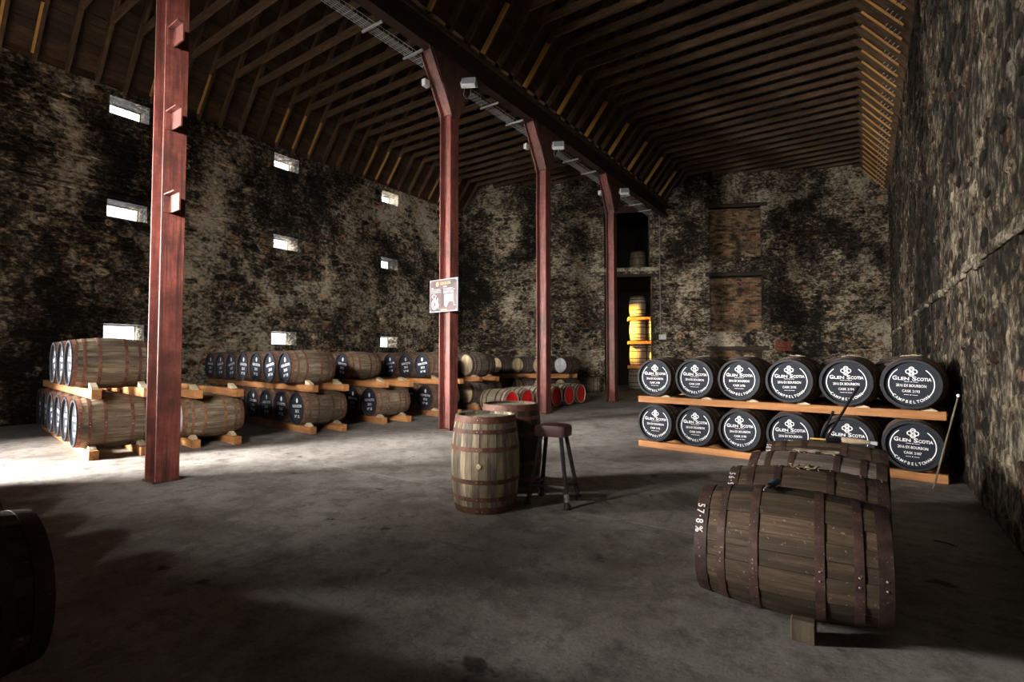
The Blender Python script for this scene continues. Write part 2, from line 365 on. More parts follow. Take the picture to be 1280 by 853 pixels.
# front wall with the wide doorway the daylight comes through
FWU = (-1.4, -3.6, -5.8); FWZ = ((3.5, 4.2),)  # unseen windows, added to carry fill light from behind the camera
def gables_f(b, th):
    for ua, ub in ((UL, UC), (UC, UR)):
        um = (ua+ub)/2; b.prism([(UR-ub, 8.0), (UR-ua, 8.0), (UR-ua, 8.35), (UR-um, 8.35+(um-ua)*1.27), (UR-ub, 8.35)], 0, th)
wf = wall('wall_front', (UR, VF, 0), R(180), -.7, UR-UL+.7, 8.05, [(UR+10.6, UR+13.2, -1, 3.8)] + [(UR-u-.5, UR-u+.5, a, b) for u in FWU for a, b in FWZ], M['wall'], .5, gables_f)
MB().box(UR+10.6, UR+10.68, .1, .25, 0, 3.8).box(UR+13.12, UR+13.2, .1, .25, 0, 3.8).box(UR+10.6, UR+13.2, .1, .25, 3.7, 3.8).build('door_frame', M['lintel'], wf)
d1 = struct(MB().box(-.03, .03, 0, .06, .02, 3.68).build('shade_door', M['lintel'])); d1.location = (-13.22, VF, 0)   # unseen plank leaf, added to shade the left wall from the doorway light
for q in range(9): MB().cbox(-.025, .025, .07+q*.19, .07+q*.19+.183, .03, 3.68, .006).build('plank', M['board'], d1)
for z in (.6, 1.9, 3.2): MB().cbox(.025, .06, .05, 1.76, z, z+.16, .006).build('ledger', M['board'], d1)
wfi = 20
for u in FWU:
    for a, b in FWZ:
        wfi += 1; o = struct(MB().box(-.5,.5,0,.05,0,.04).box(-.5,.5,0,.05,b-a-.04,b-a).box(-.5,-.46,0,.05,.04,b-a-.04).box(.46,.5,0,.05,.04,b-a-.04).build('window_%d' % wfi, M['frame_white']))
        o.location = (u, VF-.4, a); MB().box(-.46,.46,.02,.026,.04,b-a-.04).build('pane', M['glass'], o)
        area('window_daylight_or_fill', (u, VF-.56, (a+b)/2), (R(83), 0, R({-1.4: 33, -3.6: 26, -5.8: -15}[u])), .9, b-a, {-1.4: 190, -3.6: 190, -5.8: 95}[u], (1.0,.97,.92)).data.spread = R(56)   # narrow aimed beam: fill light added behind the camera

# rubble stones standing proud of the mortar
def stone_mesh(seed):
    rr = random.Random(seed); n = 8; out = []
    for k in range(n):
        a = 2*math.pi*(k+.5)/n; r = .5/max(abs(math.cos(a)), abs(math.sin(a)))
        r *= rr.uniform(.86, 1.0) if k % 2 else rr.uniform(.8, .97)
        out.append((r*math.cos(a)*.97, r*math.sin(a)*.97))
    vs = [(x, .6, z) for x, z in out] + [(x*.97, -.35, z*.95) for x, z in out] + [(x*.78+rr.uniform(-.04,.04), -1+rr.uniform(-.2,.2), z*.74+rr.uniform(-.04,.04)) for x, z in out]
    fs = []
    for k in range(n):
        k2 = (k+1) % n; fs += [(k, k2, n+k2, n+k), (n+k, n+k2, 2*n+k2, 2*n+k)]
    fs.append(tuple(range(2*n, 3*n))); return vs, fs
TPL = [stone_mesh(s) for s in range(9)]
def face_out(fs): return fs
CAMM = (T(0,0,1.42) @ Rz(R(34.5)) @ Rx(R(92.01))).inverted()
def in_view(p, m=1.02):
    q = CAMM @ Vector(p)
    if q.z > -.3: return None
    x, y = q.x/-q.z, q.y/-q.z
    return -q.z if abs(x) < m and abs(y) < .6667*m + .02 else None
def stones(wobj, x0, x1, z0, z1, holes, mat, skip=.3, size=1.0, proud=(.010, .045), seed=1):
    rr = random.Random(seed); W = T(*wobj.location) @ Rz(wobj.rotation_euler.z); items = []
    z = z0
    while z < z1:
        h = rr.uniform(.11, .25)*size; x = x0 + rr.uniform(-.2, 0)
        while x < x1:
            w = rr.uniform(.17, .5)*size
            if rr.random() > skip and x > x0 and x+w < x1 and not any(x+w > q[0]-.02 and x < q[1]+.02 and z+h > q[2]-.02 and z < q[3]+.02 for q in holes):
                hh = h*rr.uniform(.75, 1.02); c = (x+w/2, 0, z+h/2+rr.uniform(-.02,.02)); d = in_view(W @ Vector(c))
                if c[2] + hh/2 < z1:
                    items.append((w*hh/d/d if d else 0, c, w*.97, hh, rr.uniform(*proud), rr.randrange(len(TPL)), rr.uniform(-.08,.08)))
            x += w
        z += h
    items.sort(key=lambda i: -i[0])
    mes = []
    for vs_, fs_ in TPL: mes.append(MB().add(vs_, fs_).mesh('stone', mat))
    rest = MB(); tints = []
    for n_, (sc, c, w, h, p, ti, ro) in enumerate(items):
        Mx = T(*c) @ Ry(ro) @ Matrix.Diagonal((w, p, h, 1))
        if n_ < 300: obj('stone', mes[ti], wobj, Mx)
        elif sc > 0: rest.add(*TPL[ti], Mx); tints += [rr.random()]*len(TPL[ti][0])
    if rest.v: r_ = rest.build('rubble_stones', mat, wobj); r_['kind'] = 'stuff'; r_.data.attributes.new('tint', 'FLOAT', 'POINT').data.foreach_set('value', tints)
stones(wl, 4.5, 22.1, .02, 8.0, holes_l, M['stone'], skip=.38, seed=3)
stones(wb, .05, sb(UR), .02, 8.0, [(h[0]-.15, h[1]+.2, h[2]-.1, h[3]+.2) for h in holes_b+recess] + [(0,99,5.18,5.4)], M['stone'], skip=.38, seed=5)
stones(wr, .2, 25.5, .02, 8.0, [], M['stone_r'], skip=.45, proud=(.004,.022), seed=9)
# brick-filled joist pockets
def pocket(wobj, x, z, w, h, mat):
    k = MB(); zz = z; r_ = 0
    while zz < z+h-.05:
        xx = x-(.1 if r_ % 2 else 0)
        while xx < x+w:
            a, b = max(xx, x), min(xx+.21, x+w)
            if b-a > .04: k.cbox(a, b, -.03-random.uniform(0,.012), .05, zz, zz+.062, .006)
            xx += .222
        zz += .074; r_ += 1
    k.build('brick_patch', mat, wobj)
for v in (10.3, 11.45, 12.6, 13.75): pocket(wl, v-VF+.7, 2.42, .62, .3, M['brick'])
for v in (8.55, 10.05): pocket(wl, v-VF+.5, 4.9, .45, .38, M['brick'])
pocket(wb, sb(-3.0), 1.75, .62, .44, M['redbrick'])
MB().cbox(5, 21.9, -.045, .1, 5.36, 5.47, .02).build('ledge', M['wall'], wl)
MB().cbox(5, 21.9, -.03, .1, 2.32, 2.40, .015).build('ledge', M['wall'], wl)

# windows: frame, glass and bars at the outer end of each deep opening
wi = 0
for v in WV:
    for a, b in WZ:
        wi += 1; w = MB(); h = WW/2; t_ = .035
        w.box(-h, h, 0, .05, 0, t_).box(-h, h, 0, .05, b-a-t_, b-a).box(-h, -h+t_, 0, .05, t_, b-a-t_).box(h-t_, h, 0, .05, t_, b-a-t_)
        o = struct(w.build('window_%d' % wi, M['frame_white'])); o.location = (UL-.55, v, a); o.rotation_euler = (0,0,R(90))
        MB().box(-h+t_, h-t_, .02, .026, t_, b-a-t_).build('pane', M['glass'], o)
        for q in (1, 2): MB().box(-h+t_, h-t_, .01, .035, t_+(b-a-2*t_)*q/3-.008, t_+(b-a-2*t_)*q/3+.008).build('glazing_bar', M['frame_white'], o)
        area('window_daylight_or_fill', (UL-.78, v, (a+b)/2+.05), (R(90), 0, R(-90)), WW, b-a, 20, (.93,.96,1.0))

# ---------------------------------------------------------------- roof
SL = 1.27; KI = .92
bays = [(UL, UC, 'left'), (UC, UR, 'right')]
rc = MB()
for ua, ub, _ in bays:
    um = (ua+ub)/2; zr = 8.0 + (um-ua)*SL + .33; e = .0
    for p, q in ((ua, um), (ub, um)):
        o_ = -1 if p == UL else (1 if p == UR else 0)
        pz = 8.0 + .33; pu = p
        if o_: rc.box(min(p, p+o_*1.2), max(p, p+o_*1.2), -4.2, 27.5, 8.08, 8.39)
        rc.add([(pu, -4.2, pz), (q, -4.2, zr), (q, 27.5, zr), (pu, 27.5, pz), (pu, -4.2, pz+.06), (q, -4.2, zr+.06), (q, 27.5, zr+.06), (pu, 27.5, pz+.06)],
               [(0,1,2,3),(7,6,5,4),(0,4,5,1),(2,6,7,3),(1,5,6,2),(0,3,7,4)])
ceil = struct(rc.build('ceiling', M['board']))
def ustart(v): return (v - 24.8)/.463 + .12        # leftmost u inside the skewed back wall at depth v
for ua, ub, _ in bays:                              # sarking boards laid along the roof
    um = (ua+ub)/2
    for sgn, p in ((1, ua), (-1, ub)):
        k = 0
        while True:
            u0 = k*.128; u1 = u0+.122
            if u1 > um-ua: break
            x0, x1 = p+sgn*u0, p+sgn*u1; z0, z1 = 8.0+.245+u0*SL, 8.0+.245+u1*SL; ve = vw(min(x0, x1))-.05
            j = random.uniform(-.008,.008)
            b = MB(); b.add([(0,-3.3,0),(x1-x0,-3.3,z1-z0),(x1-x0,ve,z1-z0),(0,ve,0),(0,-3.3,.04),(x1-x0,-3.3,z1-z0+.04),(x1-x0,ve,z1-z0+.04),(0,ve,.04)],
                  [(0,1,2,3),(7,6,5,4),(0,4,5,1),(2,6,7,3),(1,5,6,2),(0,3,7,4)])
            o = b.build('roof_board', M['board'], ceil); o.location = (x0, 0, z0+j); k += 1
def bar(name, ua, za, ub, zb, v, depth, th, mat, dv=0, par=ceil):  # a timber in the plane v = const, local x along its length
    d = Vector((ub-ua, 0, zb-za)); L = d.length
    me = MB().box(0, L, -th/2, th/2, 0, depth).mesh(name, mat)
    return obj(name, me, par, T(ua, v+dv, za) @ Ry(-math.atan2(d.z, d.x)))
SP = .565; nb = 0; v = -.25
splL = [0,0,1,1,1,1,1,0,0,0,1,1,1,0,0,0,1,1,1,0,0,0,1,1,1,0,0,0,1,1,1,0,0,0,1,1,0,0]
boltm = MB()
for q in range(4): boltm.tube([(.10+q*.11, -.13, -.02), (.10+q*.11, -.13, .03)], .013, 6); boltm.box(.095+q*.11, .105+q*.11, -.13, 0, .02, .03)
boltm = boltm.mesh('bolts', M['zinc'])
i = 0; v = 2.6 - 5*SP
while v < 25:
    us = ustart(v)
    for bi, (ua, ub, nm) in enumerate(bays):
        um = (ua+ub)/2; zr = 8.0+(um-ua)*SL
        if us < um:
            s0 = max(ua, us); bar('rafter', s0, 8.0+(s0-ua)*SL, um, zr, v, .17, .075, M['rafter'])
        s1 = max(um, us)
        if s1 < ub-.1:
            bar('rafter', s1, zr-(s1-um)*SL, ub, 8.0, v, .17, .075, M['rafter'])
        t0 = max(ua+KI, us); t1 = ub-KI
        if t0 < t1-.1: bar('collar_tie', t0, 8.0+KI*SL-.01, t1, 8.0+KI*SL-.01, v, .17, .07, M['rafter'])
        def splice(p0, sg, pick, dep=.05, thk=.045):
            if not pick: return
            a0, a1 = (.12, .80)
            x0, x1 = p0+sg*a0, p0+sg*a1
            if min(x0, x1) < us: return
            o = bar('splice_board', x0, 8.0+a0*SL-.03, x1, 8.0+a1*SL-.03, v, dep, thk, M['splice'], -.062)
            if bi == 1 and sg < 0: obj('bolts', boltm, o)
        if bi == 0: splice(ua, 1, i < len(splL) and splL[i]); splice(ub, -1, False)
        else: splice(ua, 1, i % 3 == 1, .12); splice(ub, -1, True, .04, .028)
    i += 1; v += SP

# steel valley beam, columns
bm = MB(); b0, b1 = VF, vw(UC)-.02
bm.box(-.11,.11,b0,b1,7.47,7.50).box(-.11,.11,b0,b1,7.88,7.91).box(-.012,.012,b0,b1,7.50,7.88)
o = tag(bm.build('steel_beam', M['beam']), 'long brown steel beam carrying the roof valley along the column heads', 'beam'); o.location = (UC,0,0)
MB().box(-.16,.16,b0,b1,7.91,8.0).build('wall_plate', M['rafter'], o)
def column(name, u, v, ztop, label, brackets=False):
    root = empty(name, (u, v, 0)); d, b, ft, wt = .27, .25, .022, .016; ZB = 6.42
    for s in (-1, 1): MB().cbox(s*d/2-ft/2, s*d/2+ft/2, -b/2, b/2, .02, ZB, .004).build('flange', M['steel'], root)
    MB().box(-d/2, d/2, -wt/2, wt/2, .02, ZB).build('web', M['steel'], root)
    MB().cbox(-.155, .155, -.145, .145, 0, .025, .004).build('base_plate', M['steel_dk'], root)
    for s in (-1, 1):                                   # splayed head: bent strut each way along the beam
        k = MB(); sp = .62
        for t in (-1, 1):
            x0, x1 = t*d/2-ft/2, t*d/2+ft/2
            A = [(x0, -b/2 if s < 0 else 0, ZB), (x0, 0 if s < 0 else b/2, ZB)]
            y0, y1 = (-b/2, .0) if s < 0 else (0, b/2)
            k.add([(x0,y0,ZB),(x1,y0,ZB),(x1,y1,ZB),(x0,y1,ZB),(x0,y0+s*sp,7.47),(x1,y0+s*sp,7.47),(x1,y1+s*sp,7.47),(x0,y1+s*sp,7.47)],
                  [(0,3,2,1),(4,5,6,7),(0,1,5,4),(1,2,6,5),(2,3,7,6),(3,0,4,7)])
        k.build('head_flange', M['steel'], root)
        y = s*.03; MB().add([(-d/2,y-.008,ZB),(d/2,y-.008,ZB),(d/2,y+.008,ZB),(-d/2,y+.008,ZB),(-d/2,y-.008+s*sp,7.47),(d/2,y-.008+s*sp,7.47),(d/2,y+.008+s*sp,7.47),(-d/2,y+.008+s*sp,7.47)],
                  [(0,3,2,1),(4,5,6,7),(0,1,5,4),(1,2,6,5),(2,3,7,6),(3,0,4,7)]).build('head_web', M['steel'], root)
    for t in (-1, 1):
        P = [(-.1, ZB-.1), (.1, ZB-.1), (.66, 7.47), (-.66, 7.47)]
        x = t*(d/2+.02); n = 4
        MB().add([(x-.007, y, z) for y, z in P] + [(x+.007, y, z) for y, z in P], [(3,2,1,0),(4,5,6,7)] + [(k,(k+1)%4,(k+1)%4+4,k+4) for k in range(4)]).build('gusset_plate', M['steel_dk'], root)
    if brackets:
        for z in (4.30, 5.30, 3.32):
            g = MB(); x = d/2+ft/2
            g.box(x, x+.26, -.05, -.035, z-.20, z).box(x, x+.26, -.11, -.035, z, z+.016).box(x, x+.012, -.11, .03, z-.20, z)
            g.build('bracket', M['steel'], root)
    tag(root, label, 'column'); return root
column('steel_column', -6.80, 2.66, 7.47, 'nearest red steel column with small brackets on its face', True)
column('steel_column', -6.92, 7.80, 7.47, 'red steel column carrying the information sign')
column('steel_column', -6.90, 11.50, 7.47, 'red steel column standing between the red-headed casks')
column('steel_column', -6.94, 16.00, 7.47, 'farthest red steel column in front of the back doorway')

# cable tray hung left of the beam
tr = tag(empty('cable_tray', (UC-.36, 0, 7.40)), 'wire cable tray hung along the left side of the valley beam', 'cable tray')
k = MB()
for x in (-.10,-.05,0,.05,.10): k.tube([(x, 0, 0), (x, 20.6, 0)], .006, 5)
for x in (-.12,.12): k.tube([(x, 0, .06), (x, 20.6, .06)], .006, 5)
k.build('long_wires', M['zinc'], tr)
k = MB(); y = .1
while y < 20.5: k.tube([(-.12, y, .06), (-.12, y, 0), (.12, y, 0), (.12, y, .06)], .006, 5, False); y += .12
k.build('cross_wires', M['zinc'], tr)
for x in (-.06, .0, .05): MB().tube([(x, .1+q*1.0, .02+.008*math.sin(q*2+x*40)) for q in range(21)], .011, 6).build('cable', M['cable'], tr)
for v in (1.2, 3.6, 4.8, 5.97, 6.98, 9.45, 10.5, 13.5, 14.7, 17.6, 18.8, 19.8):
    MB().cbox(-.17, .36, v-.02, v+.02, -.05, -.01, .004).tube([(-.14, v, -.05), (-.14, v, .12)], .006, 6).build('support_bar', M['zinc'], tr)

# floodlights and junction boxes on the column heads
def flood(u, v, z, label):
    r_ = tag(empty('floodlight', (u, v, z), R(30)), label, 'floodlight')
    A = Rx(R(-25))
    MB().cbox(-.15, .15, -.05, .05, -.11, .11, .012, A).build('housing', M['grey_box'], r_)
    MB().box(-.125, .125, -.056, -.05, -.088, .088, A).build('lens', M['lens'], r_)
    MB().cbox(-.17, -.155, -.02, .16, -.02, .02, .003).cbox(.155, .17, -.02, .16, -.02, .02, .003).cbox(-.17, .17, .15, .165, -.02, .02, .003).build('bracket', M['grey_box'], r_)
    MB().tube([(-.08,.06,-.05),(-.12,.08,-.2),(-.06,.1,-.28),(.02,.11,-.22),(.03,.13,.05)], .009, 6).build('cable', M['cable'], r_)
def jbox(u, v, z, label):
    r_ = tag(empty('emergency_light', (u, v, z)), label, 'light')
    MB().cbox(-.05, .05, -.08, .06, -.07, .07, .01).build('housing', M['grey_box'], r_); MB().tube([(0,.06,0),(.02,.2,.02)], .015, 6).build('arm', M['grey_box'], r_)
for (v, nm) in ((7.8, 'above the sign column'), (11.5, 'on the column between the red-headed casks'), (16.0, 'on the farthest column before the back doorway')):
    flood(UC+.38, v+.10, 7.02, 'grey floodlight ' + nm)
    jbox(UC-.22, v-.50, 6.92, 'small grey emergency light ' + nm)
# conduit and switch box by the back doorway
def WB(s, y, z): return T(UL, vw(UL), 0) @ Rz(ang) @ Vector((s, y, z))
o = MB().tube([(0,0,0),(0,0,5.5)], .022, 8).build('conduit', M['cable']); o.location = WB(sd1+.32,-.06,2.5); o.rotation_euler.z = ang
tag(o, 'grey conduit running down the back wall right of the doorway', 'conduit')
sw = tag(empty('switch_box', WB(sd1+.40, -.03, 2.3), ang), 'small white electrical box on the back wall right of the doorway', 'switch box')
MB().cbox(-.15, .15, -.1, 0, -.06, .16, .012).build('housing', M['grey_box'], sw); MB().cbox(-.09, .09, -.115, -.1, -.02, .12, .005).build('cover', M['frame_white'], sw)

# ---------------------------------------------------------------- lettering
_tc = {}
def text2d(s, bold=.0):
    key = (s, bold)
    if key not in _tc:
        cu = bpy.data.curves.new('t', 'FONT'); cu.body = s; cu.size = 1; cu.offset = bold; cu.align_x = 'CENTER'; cu.resolution_u = 3
        ob = bpy.data.objects.new('t', cu); col.objects.link(ob); dg = bpy.context.evaluated_depsgraph_get()
        me = bpy.data.meshes.new_from_object(ob.evaluated_get(dg)); bpy.data.objects.remove(ob); bpy.data.curves.remove(cu)
        vs_ = [(p.co.x, p.co.y) for p in me.vertices]; fs_ = [tuple(p.vertices) for p in me.polygons]; bpy.data.meshes.remove(me)
        _tc[key] = (vs_, fs_)
    return _tc[key]
def put_text(b, s, size, x, y, sx=1, bold=.01, rot=0, width=None, Mx=None):
    vs_, fs_ = text2d(s, bold)
    if not vs_: return
    if width: xs = [p[0] for p in vs_]; sx = width/((max(xs)-min(xs))*size)
    c, s_ = math.cos(rot), math.sin(rot)
    b.add([(x + (p[0]*size*sx)*c - p[1]*size*s_, y + (p[0]*size*sx)*s_ + p[1]*size*c, 0) for p in vs_], fs_, Mx)
def ribbon(b, pts, w):
    n = len(pts); vs_ = []
    for i in range(n):
        a, c = pts[max(i-1,0)], pts[min(i+1,n-1)]; dx, dy = c[0]-a[0], c[1]-a[1]; l = math.hypot(dx, dy) or 1
        vs_ += [(pts[i][0]-dy/l*w/2, pts[i][1]+dx/l*w/2, 0), (pts[i][0]+dy/l*w/2, pts[i][1]-dx/l*w/2, 0)]
    b.add(vs_, [(2*i, 2*i+1, 2*i+3, 2*i+2) for i in range(n-1)])
def arc(cx, cy, r, a0, a1, n=20, ry=None): return [(cx + r*math.cos(R(a0+(a1-a0)*i/n)), cy + (ry or r)*math.sin(R(a0+(a1-a0)*i/n))) for i in range(n+1)]
def cask_lettering(num, Rh):                     # the big printed heads of the right-hand rack; unit Rh = 1
    b = MB(); k = Rh
    ribbon(b, [(x*k, y*k) for x, y in arc(0,0,.80,128,222)], .038*k); ribbon(b, [(x*k, y*k) for x, y in arc(0,0,.80,52,-42)], .038*k)
    # interlaced four-lobed knot
    for cx, cy in ((0,.665),(-.115,.55),(.115,.55),(0,.44)): ribbon(b, [(x*k, y*k) for x, y in arc(cx,cy,.085,0,360,18)], .042*k)
    ribbon(b, [(x*k, y*k) for x, y in arc(.0,.605,.075,30,270,12)+arc(.0,.50,.075,90,-150,12)], .045*k)
    for ch, sz, x in (('G',.25,-.585),('LEN',.19,-.275),('S',.25,.105),('COTIA',.19,.44)):
        put_text(b, ch, sz*k, x*k, .165*k, 1, .022, width={'G':.165,'LEN':.40,'S':.15,'COTIA':.50}[ch]*k)
    for yy in (.10, -.475):
        for x0, x1 in ((-.24,-.05),(.05,.24)): ribbon(b, [(x0*k, yy*k), (x1*k, yy*k)], .016*k)
        ribbon(b, [(-.018*k, yy*k), (.018*k, yy*k)], .036*k)
    put_text(b, '2016 EX BOURBON', .165*k, 0, -.125*k, 1, .012, width=1.06*k)
    put_text(b, 'CASK ' + num, .155*k, 0, -.365*k, 1, .012, width=.62*k)
    s = 'CAMPBELTOWN'
    for i, ch in enumerate(s):
        a = 270 + (i-5)*9.6; put_text(b, ch, .175*k, .85*k*math.cos(R(a)), .845*k*math.sin(R(a)), .95, .012, R(a+90))
    return b.mesh('lettering', M['letter'])
def stack_lettering(year, num, Rh):
    b = MB(); k = Rh
    b.add([(0,.55*k,0)] + [(.13*k*math.cos(2*math.pi*i/16), (.55+.17*math.sin(2*math.pi*i/16))*k, 0) for i in range(16)], [(0,i+1,(i+1)%16+1) for i in range(16)])
    put_text(b, 'GLEN SCOTIA', .25*k, 0, .09*k, 1, .03, width=1.34*k)
    put_text(b, year, .27*k, 0, -.26*k, 1, .03, width=.54*k)
    put_text(b, 'Nº ' + num, .27*k, 0, -.62*k, 1, .03, width=.70*k)
    return b.mesh('lettering', M['letter'])

# ---------------------------------------------------------------- casks
class Spec: pass
_specs = {}
def spec(L, rh, rb, n=26):
    key = (L, rh, rb)
    if key in _specs: return _specs[key]
    s = Spec(); s.L, s.rh, s.rb = L, rh, rb; s.cache = {}
    s.r = lambda z: rb - (rb-rh)*abs(2*z/L)**1.9
    rr = random.Random(11); ws = [rr.uniform(.75, 1.3) for _ in range(n)]; tot = sum(ws); a = 0; s.st = []
    for w in ws: s.st.append((a, a + w/tot*2*math.pi)); a += w/tot*2*math.pi
    s.zs = [-L/2 + L*i/9 for i in range(10)]
    _specs[key] = s; return s
def stave_mesh(s, i):
    a0, a1 = s.st[i]; g = .0013/s.rb; rr = random.Random(100+i); off = rr.uniform(-.0015, .0015); b = MB(); vs_ = []; fs_ = []
    m = 6
    for z in s.zs:
        r = s.r(z)+off; ri = r-.026
        for t in (g, (a1-a0)/2, (a1-a0)-g): vs_.append((r*math.cos(a0+t), r*math.sin(a0+t), z))
        for t in ((a1-a0)-g, (a1-a0)/2, g): vs_.append((ri*math.cos(a0+t), ri*math.sin(a0+t), z))
    for k in range(len(s.zs)-1):
        for j in range(m): fs_.append((k*m+j, k*m+(j+1)%m, (k+1)*m+(j+1)%m, (k+1)*m+j))
    fs_ += [tuple(range(m))[::-1], tuple(range((len(s.zs)-1)*m, len(s.zs)*m))]
    return b.add(vs_, fs_)
def get(s, key, fn):
    if key not in s.cache: s.cache[key] = fn()
    return s.cache[key]
def hoop_mesh(s, f, w, mat):
    z0, z1 = f*s.L-w/2, f*s.L+w/2; z1 = min(z1, s.L/2-.002); z0 = max(z0, -s.L/2+.002)
    e = .0035; p = [(s.r(z0)+e, z0), (s.r((z0+z1)/2)+e+.0004, (z0+z1)/2), (s.r(z1)+e, z1), (s.r(z1)-.003, z1), (s.r(z0)-.003, z0)]
    return MB().lathe(p, 48, None, True).mesh('hoop', mat, True)
def rivets_mesh(s, f, sd_):
    b = MB(); z = f*s.L; r = s.r(z)
    a0 = .0
    for da in (sd_*.022/r,):
        a = a0+da; c, sn = math.cos(a), math.sin(a)
        Mx = Matrix(((c,-sn,0,r*c),(sn,c,0,r*sn),(0,0,1,z),(0,0,0,1))) @ Ry(R(90))
        b.lathe([(.0, .0065),(.004,.006),(.006,.003),(.0065,0)], 8, Mx)
    return b.mesh('rivet', M['rivet'])
def lap_mesh(s, f, w):
    z0, z1 = f*s.L-w/2+.001, min(f*s.L+w/2, s.L/2)-.001; b = MB(); vs_ = []; fs_ = []
    for k in range(5):
        a = -.16+.28*k/4
        for z in (z0, z1): vs_.append(((s.r(z)+.0052)*math.cos(a), (s.r(z)+.0052)*math.sin(a), z))
    for k in range(4): fs_.append((2*k, 2*k+2, 2*k+3, 2*k+1))
    return b.add(vs_, fs_).mesh('lap', M['hoop'])
HOOPS = ((.462,.062),(.345,.040),(.165,.042),(-.165,.042),(-.345,.040),(-.462,.062))
def cask(loc, rz, sp, label, wood='w_mid', hoop='hoop', front='black', back='head_grey', lying=True, roll=0, detail=False, letter=None,
         group=None, rim=None, letter_roll=None, bung=False, base_z=None, name='cask'):
    s = sp; root = tag(empty(name, (0,0,0), rz), label, 'barrel', group)
    x, y, zc = loc; root.location = (x, y, zc - (s.rb if lying else s.L/2))
    B = T(0,0,s.rb if lying else s.L/2)
    B = B @ (Rx(R(90)) if lying else Matrix.Identity(4)) @ Rz(roll)
    if detail:
        for i in range(len(s.st)):
            obj('stave', get(s, ('st', i, wood), lambda: stave_mesh(s, i).mesh('stave', M[wood], True)), root, B)
    else:
        def body():
            b = MB()
            for i in range(len(s.st)): b.v, b.f = b.v, b.f; q = stave_mesh(s, i); b.add(q.v, q.f)
            return b.mesh('staves', M[wood], True)
        obj('staves', get(s, ('body', wood), body), root, B)
    for hi, (f, w) in enumerate(HOOPS):
        h = obj('hoop', get(s, ('hoop', f, hoop), lambda: hoop_mesh(s, f, w, M[hoop])), root, B)
        if detail:
            for sd_ in (-1, 1): obj('rivet', get(s, ('riv', f, sd_), lambda: rivets_mesh(s, f if abs(f) < .4 else math.copysign(.465, f), sd_)), h)
    hz = s.L/2-.032; ri = s.r(hz)-.02
    def head(sign, mat):
        def f():
            return MB().lathe([(0, sign*hz), (ri, sign*hz), (ri, sign*(hz-.022)), (0, sign*(hz-.022))], 40).mesh('head', M[mat])
        h = obj('head', get(s, ('head', sign, mat), f), root, B)
        if detail and not lying or mat in ('head_wood', 'red_head', 'head_grey', 'head_white'):
            n = 6; w = 2*ri/n
            for k in range(n):
                def bd(k=k):
                    x0, x1 = -ri+k*w+.002, -ri+(k+1)*w-.002; pts = []
                    for q in range(7): xx = x0+(x1-x0)*q/6; pts.append((xx, math.sqrt(max(0, ri*ri*.999-xx*xx))))
                    poly = pts + [(a, -c) for a, c in reversed(pts)]
                    z0, z1 = sign*hz, sign*(hz+.004+.0015*(k % 3)); nn = len(poly)
                    return MB().add([(a,c,z0) for a,c in poly]+[(a,c,z1) for a,c in poly], [tuple(range(nn,2*nn))]+[(q,(q+1)%nn,(q+1)%nn+nn,q+nn) for q in range(nn)]).mesh('board', M[mat])
                obj('board', get(s, ('bd', sign, mat, k), bd), h)
        return h
    hf = head(1, front); head(-1, back)
    if rim:
        def rm():
            return MB().lathe([(s.rh-.034, s.L/2-.033), (s.rh-.027, s.L/2+.002), (s.rh+.001, s.L/2+.002), (s.rh+.006, s.L/2-.003), (s.rh+.0075, s.L/2-.030)], 48).mesh('chime', M[rim], True)
        obj('chime', get(s, ('rim', rim), rm), root, B)
    if letter is not None:
        lr = -roll if letter_roll is None else letter_roll-roll
        obj('lettering', letter, hf, T(0,0,hz+.0022 if front == 'black' else hz+.008) @ Rz(lr))
    if bung:
        r = s.rb; MB().lathe([(0,.012),(.020,.012),(.024,.008),(.026,-.01)], 16, Ry(R(90))).mesh('bung', M['cork'])
        o = obj('bung', get(s, 'bung', lambda: MB().lathe([(0,.012),(.020,.012),(.024,.008),(.026,-.01)], 16, T(r,0,0) @ Ry(R(90))).mesh('bung', M['cork'], True)), root, B)
    return root
ASB = spec(.89, .285, .330); BIG = spec(.92, .303, .350); HOG = spec(.96, .335, .385)

# timbers and wedges
def timber(name, x, y, z, length, rz, h, label, w=.10, group=None):
    o = MB().cbox(0, length, -w/2, w/2, 0, h, .006).build(name, M['timber']); o.location = (x, y, z); o.rotation_euler = (0,0,rz)
    return tag(o, label, 'timber', group)
def wedge(x, y, z, rz, label, s=1, group='wooden wedges on the rack timbers'):
    o = MB().prism([(-.11*s,0),(.11*s,0),(.07*s,.028*s),(-.09*s,.085*s),(-.11*s,.085*s)], -.04, .04).build('wedge', M['wedge']); o.location = (x, y, z); o.rotation_euler = (0,0,rz)
    return tag(o, label, 'wedge', group)
SK = R(-7.6); cx_, sx_ = math.cos(SK), math.sin(SK)
def off(p, a, b): return (p[0] + a*cx_ - b*sx_, p[1] + a*sx_ + b*cx_)     # a along the rack (+u side), b into depth
ORD = ['first','second','third','fourth','fifth','sixth','seventh','eighth']

